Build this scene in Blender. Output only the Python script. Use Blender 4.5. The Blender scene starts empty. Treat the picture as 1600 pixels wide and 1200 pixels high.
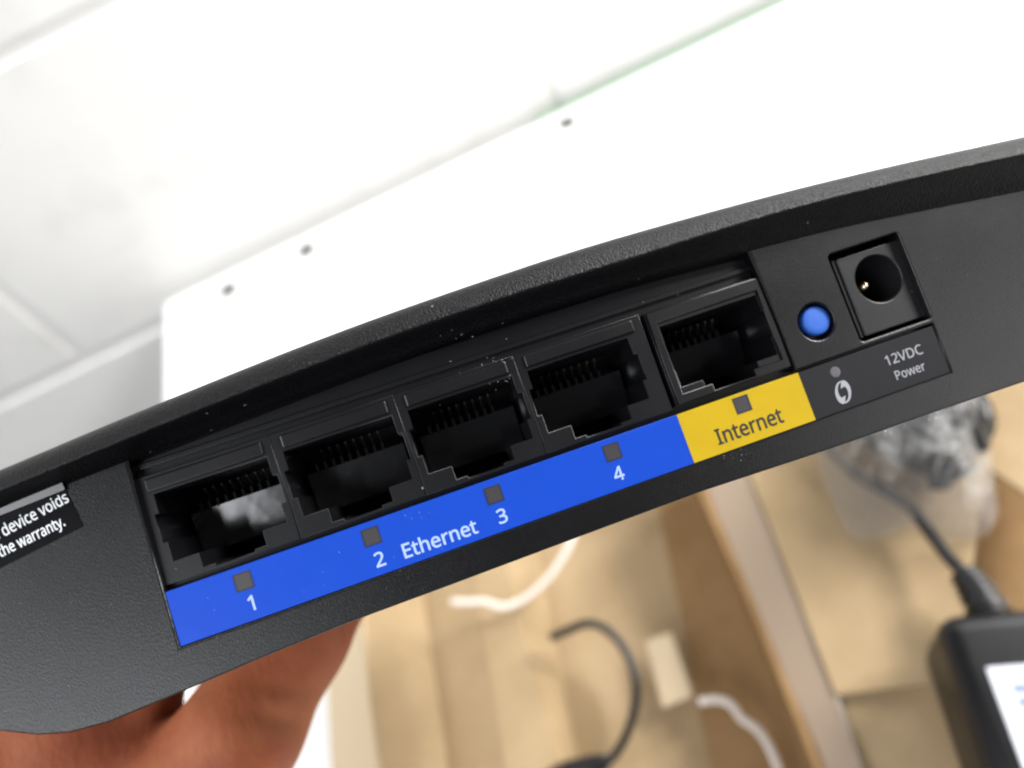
import bpy, bmesh, math, random, json
import numpy as np
from mathutils import Vector, Matrix, noise
random.seed(3)
S = bpy.context.scene
COL = S.collection
MM = 0.001

# ---------------------------------------------------------------- camera
F = 1150.0                                   # focal length in photo pixels (1600 wide)
CH = 0.30                                    # camera height above the table top
p, r = math.radians(50), math.radians(28)
wr = Vector((1, 0, 0)); wu = Vector((0, math.sin(p), math.cos(p))); cb = Vector((0, -math.cos(p), math.sin(p)))
cr = math.cos(r) * wr - math.sin(r) * wu
cu = math.sin(r) * wr + math.cos(r) * wu
CAMPOS = Vector((0, 0, CH))
RC = Matrix((cr, cu, cb)).transposed()       # camera axes as columns
cam = bpy.data.cameras.new('camera'); camo = bpy.data.objects.new('camera', cam); COL.objects.link(camo)
camo.matrix_world = Matrix.Translation(CAMPOS) @ RC.to_4x4()
cam.sensor_width = 36; cam.lens = 36 * F / 1600; cam.clip_start = 0.005; cam.clip_end = 50
cam.dof.use_dof = True; cam.dof.focus_distance = 0.0812; cam.dof.aperture_fstop = 13.0
S.camera = camo
S.cycles.filter_width = 2.2

# router frame: rear panel plane, solved from the vanishing points of its printed strip
rx = Vector((0.94259445, 0.31370037, -0.11448919)); rz = Vector((0.08005066, 0.12058733, 0.98946985)).normalized()
rx = (rx - rz * rx.dot(rz)).normalized(); ry = rz.cross(rx)
rp = Vector(((620 - 800) / F, (600 - 740) / F, -1)) * 80.1818 * MM
RM = Matrix.Translation(CAMPOS) @ RC.to_4x4() @ (Matrix.Translation(rp) @ Matrix((rx, ry, rz)).transposed().to_4x4())
CL = Vector((5.712, -1.976, 81.519))         # camera in router millimetres

def rdir(x, y, z):
    return (RM.to_3x3() @ Vector((x, y, z))).normalized()

# ---------------------------------------------------------------- world, lamps, exposure
W = bpy.data.worlds.new("World"); S.world = W; W.use_nodes = True
bg = W.node_tree.nodes['Background']; bg.inputs[0].default_value = (0.93, 0.95, 1, 1); bg.inputs[1].default_value = 0.08
def area(name, pos, target, sx, sy, power, col=(1, 1, 1)):
    l = bpy.data.lights.new(name, 'AREA'); l.shape = 'RECTANGLE'; l.size = sx; l.size_y = sy; l.energy = power; l.color = col
    o = bpy.data.objects.new(name, l); COL.objects.link(o)
    o.location = pos; o.rotation_euler = (Vector(target) - Vector(pos)).to_track_quat('-Z', 'Y').to_euler()
    return o
P0 = RM @ Vector((0, 0, 0))
def rvec(x, y, z): return RM.to_3x3() @ Vector((x, y, z))
def side_fill(name, sx_, sy_, dist, w, h, roll, power, col):
    """rectangular lamp in the room seen from the router at this slope from its facing direction"""
    o = area(name, P0 + rvec(sx_, sy_, 1) * dist, P0, w, h, power, col)
    z = (o.location - P0).normalized(); x = rvec(math.cos(roll), math.sin(roll), 0); x = (x - z * x.dot(z)).normalized(); y = z.cross(x)
    o.matrix_world = Matrix.Translation(o.location) @ Matrix((x, y, z)).transposed().to_4x4()
area('ceiling_lamp', (1.25, 0.22, 1.00), (0.05, 0.22, 0), 0.7, 0.5, 58, (1, .98, .95))
area('wall_fill_left', P0 + rvec(-1.75, 0.45, 1.0) * 0.75, (-.35, .5, -.02), 0.9, 0.9, 20, (.95, .97, 1))  # added light with no source there, brightens the wall from the left
side_fill('side_fill_left', -.73, -.40, .8, .46, .50, 0, 7.2, (.93, .96, 1))  # added for its reflection on the left end of the panel
side_fill('side_fill_right', 1.0, -.20, .8, .50, .34, .36, 2.4, (1, .98, .97))  # added for its reflection on the right end of the panel
side_fill('rear_fill', 10, 17, .031, .34, .16, 0, 2.6, (.9, .95, 1))  # added close to the wall to put a highlight on the shell rim
S.view_settings.view_transform = 'Standard'; S.view_settings.look = 'None'
S.view_settings.exposure = 0.0; S.view_settings.gamma = 1.0

# ---------------------------------------------------------------- materials
def mat(name, col, rough=.5, spec=.5, metal=0, **k):
    m = bpy.data.materials.new(name); m.use_nodes = True
    b = m.node_tree.nodes['Principled BSDF']
    b.inputs['Base Color'].default_value = (*col, 1); b.inputs['Roughness'].default_value = rough
    b.inputs['Specular IOR Level'].default_value = spec; b.inputs['Metallic'].default_value = metal
    for a, v in k.items(): b.inputs[a.replace('_', ' ')].default_value = v
    return m
def nd(m, t, **k):
    n = m.node_tree.nodes.new(t)
    for a, v in k.items():
        if a in n.inputs: n.inputs[a].default_value = v
        else: setattr(n, a, v)
    return n
def lk(m, a, b): m.node_tree.links.new(a, b)
def coords(m, scale=1.0, sc3=None):
    tc = nd(m, 'ShaderNodeTexCoord'); mp = nd(m, 'ShaderNodeMapping')
    mp.inputs['Scale'].default_value = sc3 or (scale,) * 3
    lk(m, tc.outputs['Object'], mp.inputs['Vector']); return mp.outputs['Vector']
def bump(m, h, strength, dist, prev=None):
    b = nd(m, 'ShaderNodeBump'); b.inputs['Strength'].default_value = strength; b.inputs['Distance'].default_value = dist
    lk(m, h, b.inputs['Height'])
    if prev: lk(m, prev, b.inputs['Normal'])
    lk(m, b.outputs['Normal'], m.node_tree.nodes['Principled BSDF'].inputs['Normal']); return b.outputs['Normal']
def ramp(m, fac, stops):
    rp_ = nd(m, 'ShaderNodeValToRGB'); e = rp_.color_ramp.elements
    while len(e) < len(stops): e.new(.5)
    for i, (q, c) in enumerate(stops):
        e[i].position = q; e[i].color = (*c, 1)
    lk(m, fac, rp_.inputs['Fac']); return rp_.outputs['Color']
def ntex(m, vec, scale, detail=3, rough=.55):
    n = nd(m, 'ShaderNodeTexNoise'); n.inputs['Scale'].default_value = scale; n.inputs['Detail'].default_value = detail
    n.inputs['Roughness'].default_value = rough; lk(m, vec, n.inputs['Vector']); return n.outputs['Fac']

def plastic(name, base, rough, grain, strength, specks=True, depth=.00008):
    m = mat(name, base, rough, .42); b = m.node_tree.nodes['Principled BSDF']
    v = coords(m)
    n1 = ntex(m, coords(m, 1, (1.5, .62, 1.0)), grain, 2, .6)
    bump(m, n1, strength, depth)
    rr = nd(m, 'ShaderNodeMapRange'); rr.inputs['To Min'].default_value = rough - .05; rr.inputs['To Max'].default_value = rough + .07
    lk(m, ntex(m, v, 90, 4), rr.inputs['Value']); lk(m, rr.outputs[0], b.inputs['Roughness'])
    if specks:
        vo = nd(m, 'ShaderNodeTexVoronoi'); vo.inputs['Scale'].default_value = 420; vo.inputs['Randomness'].default_value = 1
        lk(m, v, vo.inputs['Vector'])
        msk = ntex(m, v, 60, 2)
        ma = nd(m, 'ShaderNodeMath', operation='LESS_THAN'); lk(m, vo.outputs['Distance'], ma.inputs[0]); ma.inputs[1].default_value = .055
        mb = nd(m, 'ShaderNodeMath', operation='GREATER_THAN'); lk(m, msk, mb.inputs[0]); mb.inputs[1].default_value = .58
        mc = nd(m, 'ShaderNodeMath', operation='MULTIPLY'); lk(m, ma.outputs[0], mc.inputs[0]); lk(m, mb.outputs[0], mc.inputs[1])
        mx = nd(m, 'ShaderNodeMix', data_type='RGBA'); lk(m, mc.outputs[0], mx.inputs['Factor'])
        mx.inputs['A'].default_value = (*base, 1); mx.inputs['B'].default_value = (.16, .16, .17, 1)
        lk(m, mx.outputs['Result'], b.inputs['Base Color'])
    return m
M_case = plastic('textured_black_plastic', (.0025, .0025, .003), .29, 5200, .35)
M_port = plastic('smooth_black_plastic', (.003, .003, .004), .34, 1500, .12)
M_deep = mat('matte_black_plastic', (.004, .004, .005), .55, .25)
M_jack = plastic('jack_plastic', (.008, .008, .009), .36, 2500, .2, False)
def printed(name, col, rough=.32):
    m = mat(name, col, rough, .14); v = coords(m)
    bump(m, ntex(m, v, 3000, 2), .25, .00001)
    b = m.node_tree.nodes['Principled BSDF']
    dk = tuple(c * .95 for c in col)
    lk(m, ramp(m, ntex(m, v, 240, 4), [(.35, dk), (.6, col)]), b.inputs['Base Color'])
    return m
M_blue = printed('blue_print', (.008, .048, .365))
M_yellow = printed('yellow_print', (.385, .262, .012))
M_dark = printed('charcoal_print', (.014, .0135, .016), .5)
M_blueink = mat('pale_print', (.27, .37, .64), .5)
M_whiteink = mat('white_print', (.24, .25, .27), .5)
M_blackink = mat('black_print', (.012, .010, .005), .5)
M_sticker = mat('black_sticker', (.003, .003, .004), .30, .10)
M_stink = mat('sticker_lettering', (.62, .64, .67), .45)
M_led = mat('grey_light_pipe', (.030, .028, .031), .4)
M_button = mat('blue_button_plastic', (.012, .085, .40), .62, .5, Subsurface_Weight=.0)
M_carrier = mat('carrier_plastic', (.003, .003, .004), .17, .75)
bump(M_carrier, ntex(M_carrier, coords(M_carrier, 1, (1, 1, 1)), 260, 2), .12, .0003)
M_gold = mat('gold_contact', (.016, .014, .010), .45, .4, .4)
M_pin = mat('metal_pin', (.95, .72, .5), .18, .5, 1)

# ---------------------------------------------------------------- helpers
def link(name, me, mt, parent=None, smooth=False):
    o = bpy.data.objects.new(name, me); COL.objects.link(o)
    if mt is not None and not me.materials: me.materials.append(mt)
    if parent is not None: o.parent = parent
    if smooth:
        for q in me.polygons: q.use_smooth = True
    return o
def tag(o, label=None, cat=None, group=None, kind=None):
    if label: o['label'] = label
    if cat: o['category'] = cat
    if group: o['group'] = group
    if kind: o['kind'] = kind
    return o
def empty(name, mw, label, cat, group=None):
    o = bpy.data.objects.new(name, None); COL.objects.link(o); o.matrix_world = mw; o.empty_display_size = .02
    return tag(o, label, cat, group)
def mesh(verts, faces, scale=1.0):
    me = bpy.data.meshes.new('m'); me.from_pydata([Vector(v) * scale for v in verts], [], faces)
    bm = bmesh.new(); bm.from_mesh(me); bmesh.ops.recalc_face_normals(bm, faces=bm.faces); bm.to_mesh(me); bm.free()
    return me
def prism(outer, holes, z0, z1, bev=0.0, res=2, scale=MM):
    """flat outline with holes, given a thickness from z0 to z1 and softened edges (units: mm)"""
    cv = bpy.data.curves.new('c', 'CURVE'); cv.dimensions = '2D'; cv.fill_mode = 'BOTH'
    t = (z1 - z0) / 2
    cv.extrude = max(t - bev, 1e-4); cv.bevel_depth = bev; cv.bevel_resolution = res; cv.offset = -bev
    for pts in [outer] + list(holes):
        sp = cv.splines.new('POLY'); sp.points.add(len(pts) - 1)
        for i, (x, y) in enumerate(pts): sp.points[i].co = (x, y, 0, 1)
        sp.use_cyclic_u = True
    o = bpy.data.objects.new('c', cv); COL.objects.link(o)
    dg = bpy.context.evaluated_depsgraph_get(); me = bpy.data.meshes.new_from_object(o.evaluated_get(dg))
    me = me.copy(); bpy.data.objects.remove(o); bpy.data.curves.remove(cv)
    me.transform(Matrix.Scale(scale, 4) @ Matrix.Translation((0, 0, (z0 + z1) / 2)))
    me.materials.clear(); return me
def box(x0, x1, y0, y1, z0, z1, bev=0.0, scale=MM, seg=2):
    bm = bmesh.new(); bmesh.ops.create_cube(bm, size=1)
    for v in bm.verts: v.co = Vector((x0 + (x1 - x0) * (v.co.x + .5), y0 + (y1 - y0) * (v.co.y + .5), z0 + (z1 - z0) * (v.co.z + .5)))
    if bev: bmesh.ops.bevel(bm, geom=list(bm.edges), offset=bev, segments=seg, affect='EDGES', profile=.5)
    for v in bm.verts: v.co *= scale
    me = bpy.data.meshes.new('b'); bm.to_mesh(me); bm.free(); return me
def circ(cx, cy, rr, n=40): return [(cx + rr * math.cos(2 * math.pi * i / n), cy + rr * math.sin(2 * math.pi * i / n)) for i in range(n)]
def rect(x0, x1, y0, y1, c=0.0, n=4):
    if not c: return [(x0, y0), (x1, y0), (x1, y1), (x0, y1)]
    o = []
    for cx, cy, a0 in ((x1 - c, y0 + c, -90), (x1 - c, y1 - c, 0), (x0 + c, y1 - c, 90), (x0 + c, y0 + c, 180)):
        for i in range(n + 1):
            a = math.radians(a0 + 90 * i / n); o.append((cx + c * math.cos(a), cy + c * math.sin(a)))
    return o
def lathe(prof, n=40, scale=MM, cx=0, cy=0):
    vs, fs = [], []
    for (rr, z) in prof:
        for i in range(n):
            a = 2 * math.pi * i / n; vs.append((cx + rr * math.cos(a), cy + rr * math.sin(a), z))
    for k in range(len(prof) - 1):
        for i in range(n):
            j = (i + 1) % n; fs.append((k * n + i, k * n + j, (k + 1) * n + j, (k + 1) * n + i))
    fs.append(tuple(range((len(prof) - 1) * n, len(prof) * n))); fs.append(tuple(range(n))[::-1])
    return mesh(vs, fs, scale)
def lerp(pts, x):
    if x <= pts[0][0]:
        a, b = pts[0], pts[1]
    elif x >= pts[-1][0]:
        a, b = pts[-2], pts[-1]
    else:
        for a, b in zip(pts, pts[1:]):
            if a[0] <= x <= b[0]: break
    t = (x - a[0]) / (b[0] - a[0]); return a[1] + (b[1] - a[1]) * t
def smoothline(pts, x, w=5.0):
    ws = [(-1, .2), (-.5, .2), (0, .2), (.5, .2), (1, .2)]
    return sum(lerp(pts, x + d * w) * k for d, k in ws)
def tube(path, rad, n=10, closed=False, flat=1.0):
    """round section swept along a world-space path; rad may be a list"""
    P = [Vector(q) for q in path]; N = len(P); vs, fs = [], []
    up = Vector((0, 0, 1))
    for i, q in enumerate(P):
        if closed: t = P[(i + 1) % N] - P[i - 1]
        else: t = P[min(i + 1, N - 1)] - P[max(i - 1, 0)]
        t.normalize(); s = t.cross(up)
        if s.length < .05: s = t.cross(Vector((1, 0, 0)))
        s.normalize(); u = s.cross(t)
        rr = rad[i] if isinstance(rad, (list, tuple)) else rad
        for k in range(n):
            a = 2 * math.pi * k / n; vs.append(q + s * math.cos(a) * rr + u * math.sin(a) * rr * flat)
    m_ = N if closed else N - 1
    for i in range(m_):
        j = (i + 1) % N
        for k in range(n):
            l = (k + 1) % n; fs.append((i * n + k, i * n + l, j * n + l, j * n + k))
    if not closed:
        fs.append(tuple(range(n))[::-1]); fs.append(tuple(range((N - 1) * n, N * n)))
    return mesh(vs, fs)
def spline(pts, per=8, closed=False):
    P = [Vector(q) for q in pts]; N = len(P); out = []
    rng = range(N if closed else N - 1)
    for i in rng:
        if closed: a, b, c, d = P[i - 1], P[i], P[(i + 1) % N], P[(i + 2) % N]
        else: a, b, c, d = P[max(i - 1, 0)], P[i], P[i + 1], P[min(i + 2, N - 1)]
        for k in range(per):
            t = k / per
            out.append(.5 * ((2 * b) + (c - a) * t + (2 * a - 5 * b + 4 * c - d) * t * t + (3 * b - a - 3 * c + d) * t ** 3))
    if not closed: out.append(P[-1])
    return out
def at(px, py, z):
    """the point of the horizontal plane at height z that the photograph shows at this pixel"""
    d = ((px - 800) * cr + (600 - py) * cu) / F - cb
    return CAMPOS + d * ((z - CH) / d.z)
def rl(px, py, z=0.0):
    """photo pixel -> router millimetres on the plane z"""
    d = RM.to_3x3().inverted() @ (((px - 800) * cr + (600 - py) * cu) / F - cb)
    q = CL + d * ((z - CL.z) / d.z); return (q.x, q.y)
def ap(x, y, z):
    """true x, y of something at depth z that appears at x, y of the panel plane"""
    k = (CL.z - z) / CL.z; return (CL.x + (x - CL.x) * k, CL.y + (y - CL.y) * k)

# ---------------------------------------------------------------- setting: floor, block wall, table
M_floor = mat('floor_vinyl', (.42, .40, .37), .45)
lk(M_floor, ramp(M_floor, ntex(M_floor, coords(M_floor), 9, 6), [(.35, (.36, .34, .31)), (.65, (.46, .44, .41))]), M_floor.node_tree.nodes['Principled BSDF'].inputs['Base Color'])
tag(link('floor', box(-3, 3, -2.5, 2.5, -.76, -.74, scale=1), M_floor), kind='structure')
M_wall = mat('white_painted_block', (.80, .80, .80), .55)
vv = coords(M_wall)
nb = nd(M_wall, 'ShaderNodeMath', operation='ADD'); lk(M_wall, ntex(M_wall, vv, 60, 8, .7), nb.inputs[0]); lk(M_wall, ntex(M_wall, vv, 14, 5, .7), nb.inputs[1])
bump(M_wall, nb.outputs[0], .3, .002)
lk(M_wall, ramp(M_wall, ntex(M_wall, coords(M_wall, 1, (16, 16, 16)), 1.0, 8, .66), [(.34, (.69, .683, .66)), (.47, (.765, .757, .735)), (.8, (.78, .772, .75))]), M_wall.node_tree.nodes['Principled BSDF'].inputs['Base Color'])
A = at(255, 460, 0); B = at(1206, 0, 0); wdir = (B - A).normalized(); yaw = math.atan2(wdir.y, wdir.x)
WM = Matrix.Translation((A.x, A.y, -.74)) @ Matrix.Rotation(yaw, 4, 'Z')      # wall frame: x along, y into the wall, z up from floor
wall = empty('block_wall', WM, 'white painted concrete block wall behind the table', 'wall')
blk = box(0, .3935, 0, .1, 0, .1935, .0025, scale=1, seg=3)
link('mortar', box(-1.75, 2.2, .0020, .095, 0, 2.4, scale=1), mat('white_painted_mortar', (.745, .738, .715), .6), wall)
zj = .74 - .023
course = 0
k0 = -int(zj / .2) - 1
for k in range(k0, 9):
    z = zj + k * .2
    if z < -.01: z0_ = z
    off = .318 - .4 * 5 + (0 if k % 2 == 0 else .2)
    if z < 0: continue
    for i in range(9):
        x = off + i * .4
        if x > 1.8 or x < -1.75: continue
        b = link('block', blk, M_wall, wall); b.location = (x + .003, random.uniform(0, .0006), z + .003)
M_table = mat('white_laminate', (.84, .84, .82), .32)
lk(M_table, ramp(M_table, ntex(M_table, coords(M_table), 22, 5), [(.3, (.81, .81, .79)), (.6, (.86, .86, .84))]), M_table.node_tree.nodes['Principled BSDF'].inputs['Base Color'])
TM = Matrix.Translation((A.x, A.y, 0)) @ Matrix.Rotation(yaw, 4, 'Z')
table = empty('table', Matrix.Translation((A.x, A.y, -.74)) @ Matrix.Rotation(yaw, 4, 'Z'), 'white laminate table pushed against the block wall', 'table')
def tpart(name, me, m): 
    o = link(name, me, m, table); return o
tpart('table_top', box(0, 1.25, -.75, -.0097, .715, .74, .003, scale=1), M_table)
M_green = mat('green_edging', (.20, .36, .22), .5)
tpart('edge_strip', box(.30, 1.25, -.0095, -.0062, .716, .7398, .0005, scale=1), M_green)
M_leg = mat('grey_steel', (.25, .25, .26), .4, .5, .6)
for (x, y) in ((.06, -.08), (1.19, -.08), (.06, -.69), (1.19, -.69)):
    tpart('leg', box(x - .02, x + .02, y - .02, y + .02, 0, .714, .004, scale=1), M_leg)
M_screw = mat('dull_screw_head', (.03, .03, .03), .5, .5, .0)
for q in ((357, 453), (479, 391), (886, 192)):
    w_ = at(*q, 0); l_ = TM.inverted() @ w_
    me = lathe([(7.2, -.5), (7.2, .5), (6.2, 1.2), (1.6, 1.5)], 20)
    o = link('screw', me, M_screw, table); o.location = (l_.x, l_.y, .74)

# ---------------------------------------------------------------- cardboard box
M_card = mat('kraft_cardboard', (.50, .335, .175), .75, .2)
vv = coords(M_card)
fb = ntex(M_card, coords(M_card, 1, (60, 700, 300)), 1, 4)
lk(M_card, ramp(M_card, ntex(M_card, vv, 28, 5, .6), [(.3, (.31, .222, .122)), (.52, (.37, .268, .152)), (.75, (.43, .318, .190))]), M_card.node_tree.nodes['Principled BSDF'].inputs['Base Color'])
bump(M_card, fb, .25, .0006)
M_liner = mat('pale_cardboard', (.32, .245, .18), .7, .2)
M_tab = mat('cream_card', (.50, .40, .27), .7, .2)
M_kraft_shade = mat('shaded_kraft', (.27, .165, .075), .8, .15)  # darker copy of the kraft: shade inside the box put into the colour
lk(M_kraft_shade, ramp(M_kraft_shade, ntex(M_kraft_shade, coords(M_kraft_shade), 40, 5), [(.3, (.22, .13, .055)), (.6, (.29, .18, .085))]), M_kraft_shade.node_tree.nodes['Principled BSDF'].inputs['Base Color'])
def L(a, b, y): return a[0] + (b[0] - a[0]) * (y - a[1]) / (b[1] - a[1])
YT, YB = 700, 1330
ln = [((511, 1086), (519, 1198)), ((568, 1008), (589, 1198)), ((664, 950), (700, 1200)), ((740, 900), (790, 1200)), ((812, 960), (872, 1200)),
      ((868, 1000), (905, 1200)), ((1068, 990), (1110, 1200)), ((1120, 800), (1290, 1200)), ((1180, 765), (1348, 1200))]
bx = Matrix.Translation(at(900, 1000, .0005)); boxo = empty('cardboard_box', bx, 'open brown cardboard box with folded insert, under the router', 'box')
bxi = bx.inverted()
def slab(name, quad, th=.0025, m=M_card, sub=6, wob=.0006, parent=None, inv=None):
    """card panel: four world corners, bowed slightly, with thickness"""
    a, b, c, d = [Vector(q) for q in quad]; vs, fs = [], []
    nrm = (b - a).cross(d - a).normalized()
    if nrm.z < 0: nrm = -nrm
    n = sub
    for s_ in (0, 1):
        for i in range(n + 1):
            for j in range(n + 1):
                u, v = i / n, j / n
                q = (a * (1 - u) + b * u) * (1 - v) + (d * (1 - u) + c * u) * v
                q = q + nrm * (noise.noise(q * 22) * wob * 2 - s_ * th)
                vs.append(inv @ q if inv else bxi @ q)
    K = (n + 1) ** 2
    for i in range(n):
        for j in range(n):
            e = i * (n + 1) + j; fs.append((e, e + n + 1, e + n + 2, e + 1)); fs.append((K + e, K + e + 1, K + e + n + 2, K + e + n + 1))
    for i in range(n):
        for (s0, st) in ((0, 1), (n * (n + 1), 1), (0, n + 1), (n, n + 1)):
            e = s0 + i * st; fs.append((e, e + st, K + e + st, K + e))
    return link(name, mesh(vs, fs), m, parent or boxo, smooth=False)
def strip(name, i, j, zi, zj_, m=M_card, yt=YT, yb=YB, **k):
    return slab(name, [at(L(*ln[i], yt), yt, zi), at(L(*ln[j], yt), yt, zj_), at(L(*ln[j], yb), yb, zj_), at(L(*ln[i], yb), yb, zi)], m=m, **k)
strip('outer_flap', 0, 1, .030, .040, M_tab)
strip('side_panel', 1, 2, .040, .012)
strip('insert_panel', 2, 3, .012, .021)
strip('insert_panel', 3, 4, .0212, .022)
strip('insert_panel', 4, 5, .022, .006)
strip('floor_panel', 5, 6, .006, .006)
strip('floor_panel', 6, 7, .0062, .010, M_kraft_shade)
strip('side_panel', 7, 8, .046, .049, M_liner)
slab('side_panel', [at(L(*ln[7], YT), YT, .046), at(L(*ln[7], YB), YB, .046), at(L(*ln[7], YB), YB, .046) - Vector((-.001, 0, .040)), at(L(*ln[7], YT), YT, .046) - Vector((-.001, 0, .040))], m=M_kraft_shade)
slab('top_flap', [at(1152, 690, .050), at(1560, 545, .052), at(1500, 1062, .050), at(1306, 1085, .050)])
slab('lower_flap', [at(1290, 1030, .0465), at(1720, 980, .0465), at(1760, 1330, .043), at(1400, 1330, .043)])
slab('far_flap', [at(1470, 520, .046), at(1760, 500, .050), at(1720, 850, .046), at(1535, 725, .044)])
slab('floor_panel', [at(1380, 640, .012), at(1800, 600, .012), at(1800, 1250, .012), at(1380, 1250, .012)], m=M_kraft_shade)
slab('end_panel', [at(560, 700, .040), at(1160, 640, .046), at(1160, 640, .046) - Vector((0, 0, .040)), at(560, 700, .040) - Vector((0, 0, .036))])
tb = [at(1008, 1002, .018), at(1048, 988, .018), at(1082, 1088, .018), at(1036, 1106, .018)]
slab('tab', tb, th=.0015, m=M_tab, sub=3)

# ---------------------------------------------------------------- loose things in the box
M_tie = mat('white_twist_tie', (.72, .66, .60), .4)
def cord(name, px, z, rad, m, label, cat, flat=1.0, per=8):
    P = spline([at(x, y, zz) for x, y, zz in px], per)
    o0 = P[0].copy(); me = tube([q - o0 for q in P], rad, 12, flat=flat)
    o = link(name, me, m, None, True); o.location = o0; return tag(o, label, cat)
cord('twist_tie', [(705, 940, .034), (730, 941, .033), (757, 940, .031), (785, 948, .029), (815, 938, .028), (845, 915, .030), (868, 888, .032), (890, 850, .034), (905, 800, .034)], 0, .0014, M_tie,
     'white twist tie with a bent tip just below the router', 'twist tie', .5)
cord('twist_tie', [(1092, 1097, .020), (1118, 1093, .021), (1142, 1101, .022), (1158, 1122, .022), (1176, 1134, .022), (1192, 1150, .023), (1208, 1180, .022), (1225, 1225, .020), (1240, 1270, .018)], 0, .0014, M_tie,
     'white wavy twist tie in the shaded lower trough of the box', 'twist tie', .5)
M_cable = mat('black_rubber_cable', (.007, .007, .008), .34)
cl = cord('black_wire', [(860, 996, .032), (885, 986, .032), (912, 975, .031), (938, 978, .029), (965, 1000, .027), (985, 1033, .025), (994, 1070, .024), (991, 1108, .023), (978, 1150, .022), (955, 1186, .021), (925, 1215, .020)], 0,
          .0016, M_cable, 'curved black wire hooked over the cardboard insert', 'wire')
wp = spline([at(x, y, zz) for x, y, zz in [(955, 1186, .021), (920, 1196, .021), (880, 1206, .021), (850, 1225, .020)]], 5)
pl = link('plug', tube([q - cl.location for q in wp], [.0016 + .0016 * min(1, i / 4) for i in range(len(wp))], 14), M_cable, cl, True)

# power adapter
M_ad = plastic('adapter_plastic', (.006, .006, .007), .36, 900, .3, False)
zt = .082
aA, aD = at(1460, 958, zt), at(1545, 1205, zt)
ex = (aD - aA); ex.z = 0; ex.normalize(); ey = Vector((-ex.y, ex.x, 0))
if (at(1600, 930, zt) - aA).dot(ey) < 0: ey = -ey
AMx = Matrix((ex, ey if ex.cross(ey).z > 0 else -ey, Vector((0, 0, 1)))).transposed().to_4x4()
sg = 1 if ex.cross(ey).z > 0 else -1
ad = empty('power_adapter', Matrix.Translation((aA.x, aA.y, zt - .034)) @ AMx, 'black power adapter brick with a white label', 'power adapter')
y0, y1 = (0, .052) if sg > 0 else (-.052, 0)
link('body', box(0, .085, y0, y1, 0, .034, .0055, scale=1, seg=5), M_ad, ad, True)
def adl(px, py, z=zt):
    return ad.matrix_basis.inverted() @ at(px, py, z)
l0, l1, l2 = adl(1540, 1043), adl(1615, 1020), adl(1610, 1185)
lx0, lx1 = l0.x, l0.x + .045
ly0 = l0.y; ly1 = l0.y + .032 * sg
M_paper = mat('white_paper_label', (.58, .60, .64), .45)
lb = link('label', box(lx0, lx1, min(ly0, ly1), max(ly0, ly1), .0341, .0344, scale=1), M_paper, ad)
M_pblue = mat('grey_blue_print', (.20, .25, .38), .5)
q0 = adl(1580, 1070)
pm = [box(q0.x + i * .0032, q0.x + i * .0032 + .0021, min(q0.y, q0.y + sg * .022), max(q0.y, q0.y + sg * .022), .03445, .03455, scale=1) for i in range(7)]
bm = bmesh.new()
for q in pm: bm.from_mesh(q)
pj = bpy.data.meshes.new('p'); bm.to_mesh(pj); bm.free()
link('printed_lines', pj, M_pblue, lb)
adi = ad.matrix_basis.inverted()
sr = spline([at(1505, 895, .066), at(1518, 912, .066), at(1530, 932, .066), at(1548, 962, .066)], 6)
link('strain_relief', tube([adi @ q for q in sr], [.0034 + .0020 * (i / len(sr)) + (.0010 if i % 3 == 0 else 0) for i in range(len(sr))], 14), M_cable, ad, True)
cp = spline([at(x, y, zz) for x, y, zz in [(1505, 895, .066), (1480, 868, .064), (1450, 828, .062), (1425, 796, .062), (1385, 768, .062), (1345, 744, .061), (1312, 716, .060), (1292, 690, .060), (1280, 655, .061), (1290, 610, .062)]], 8)
link('cable', tube([adi @ q for q in cp], .0020, 12), M_cable, ad, True)
for i in range(9):
    cxx, cyy = 1442 + random.uniform(-12, 12), 655 + random.uniform(-18, 14)
    a_, b_ = 100 - i * 6 + random.uniform(-6, 6), 66 + random.uniform(-8, 8)
    lp = []
    for k in range(14):
        t = 2 * math.pi * k / 14
        lp.append(at(cxx + a_ * math.cos(t) + 18 * math.sin(t), cyy + b_ * math.sin(t), .058 + i * .0028 + .002 * math.sin(3 * t + i)))
    link('cable_loop', tube([adi @ q for q in spline(lp, 4, True)], .0026, 10, True), M_cable, ad, True)
for i, (x0_, y0_, x1_, y1_) in enumerate([(1380, 640, 1490, 745), (1400, 630, 1510, 735), (1420, 640, 1470, 760), (1440, 620, 1530, 700)]):
    pts = spline([at(x0_, y0_, .075), at((x0_ + x1_) / 2 + 14, (y0_ + y1_) / 2 - 8, .079), at(x1_, y1_, .070)], 6)
    link('cable_bundle', tube([adi @ q for q in pts], .0034, 10), M_cable, ad, True)

# clear plastic bag round the coiled cable
M_bag = bpy.data.materials.new('clear_plastic_film'); M_bag.use_nodes = True
nt = M_bag.node_tree; pb = nt.nodes['Principled BSDF']; pb.inputs['Base Color'].default_value = (.44, .435, .43, 1); pb.inputs['Roughness'].default_value = .10; pb.inputs['Specular IOR Level'].default_value = .9
tr = nt.nodes.new('ShaderNodeBsdfTransparent'); mx = nt.nodes.new('ShaderNodeMixShader'); lw = nt.nodes.new('ShaderNodeLayerWeight'); lw.inputs[0].default_value = .5
mr = nt.nodes.new('ShaderNodeMapRange'); mr.inputs['To Min'].default_value = .09; mr.inputs['To Max'].default_value = .48
lk(M_bag, lw.outputs['Facing'], mr.inputs['Value']); lk(M_bag, mr.outputs[0], mx.inputs[0]); lk(M_bag, tr.outputs[0], mx.inputs[1]); lk(M_bag, pb.outputs[0], mx.inputs[2])
lk(M_bag, mx.outputs[0], nt.nodes['Material Output'].inputs[0])
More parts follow.
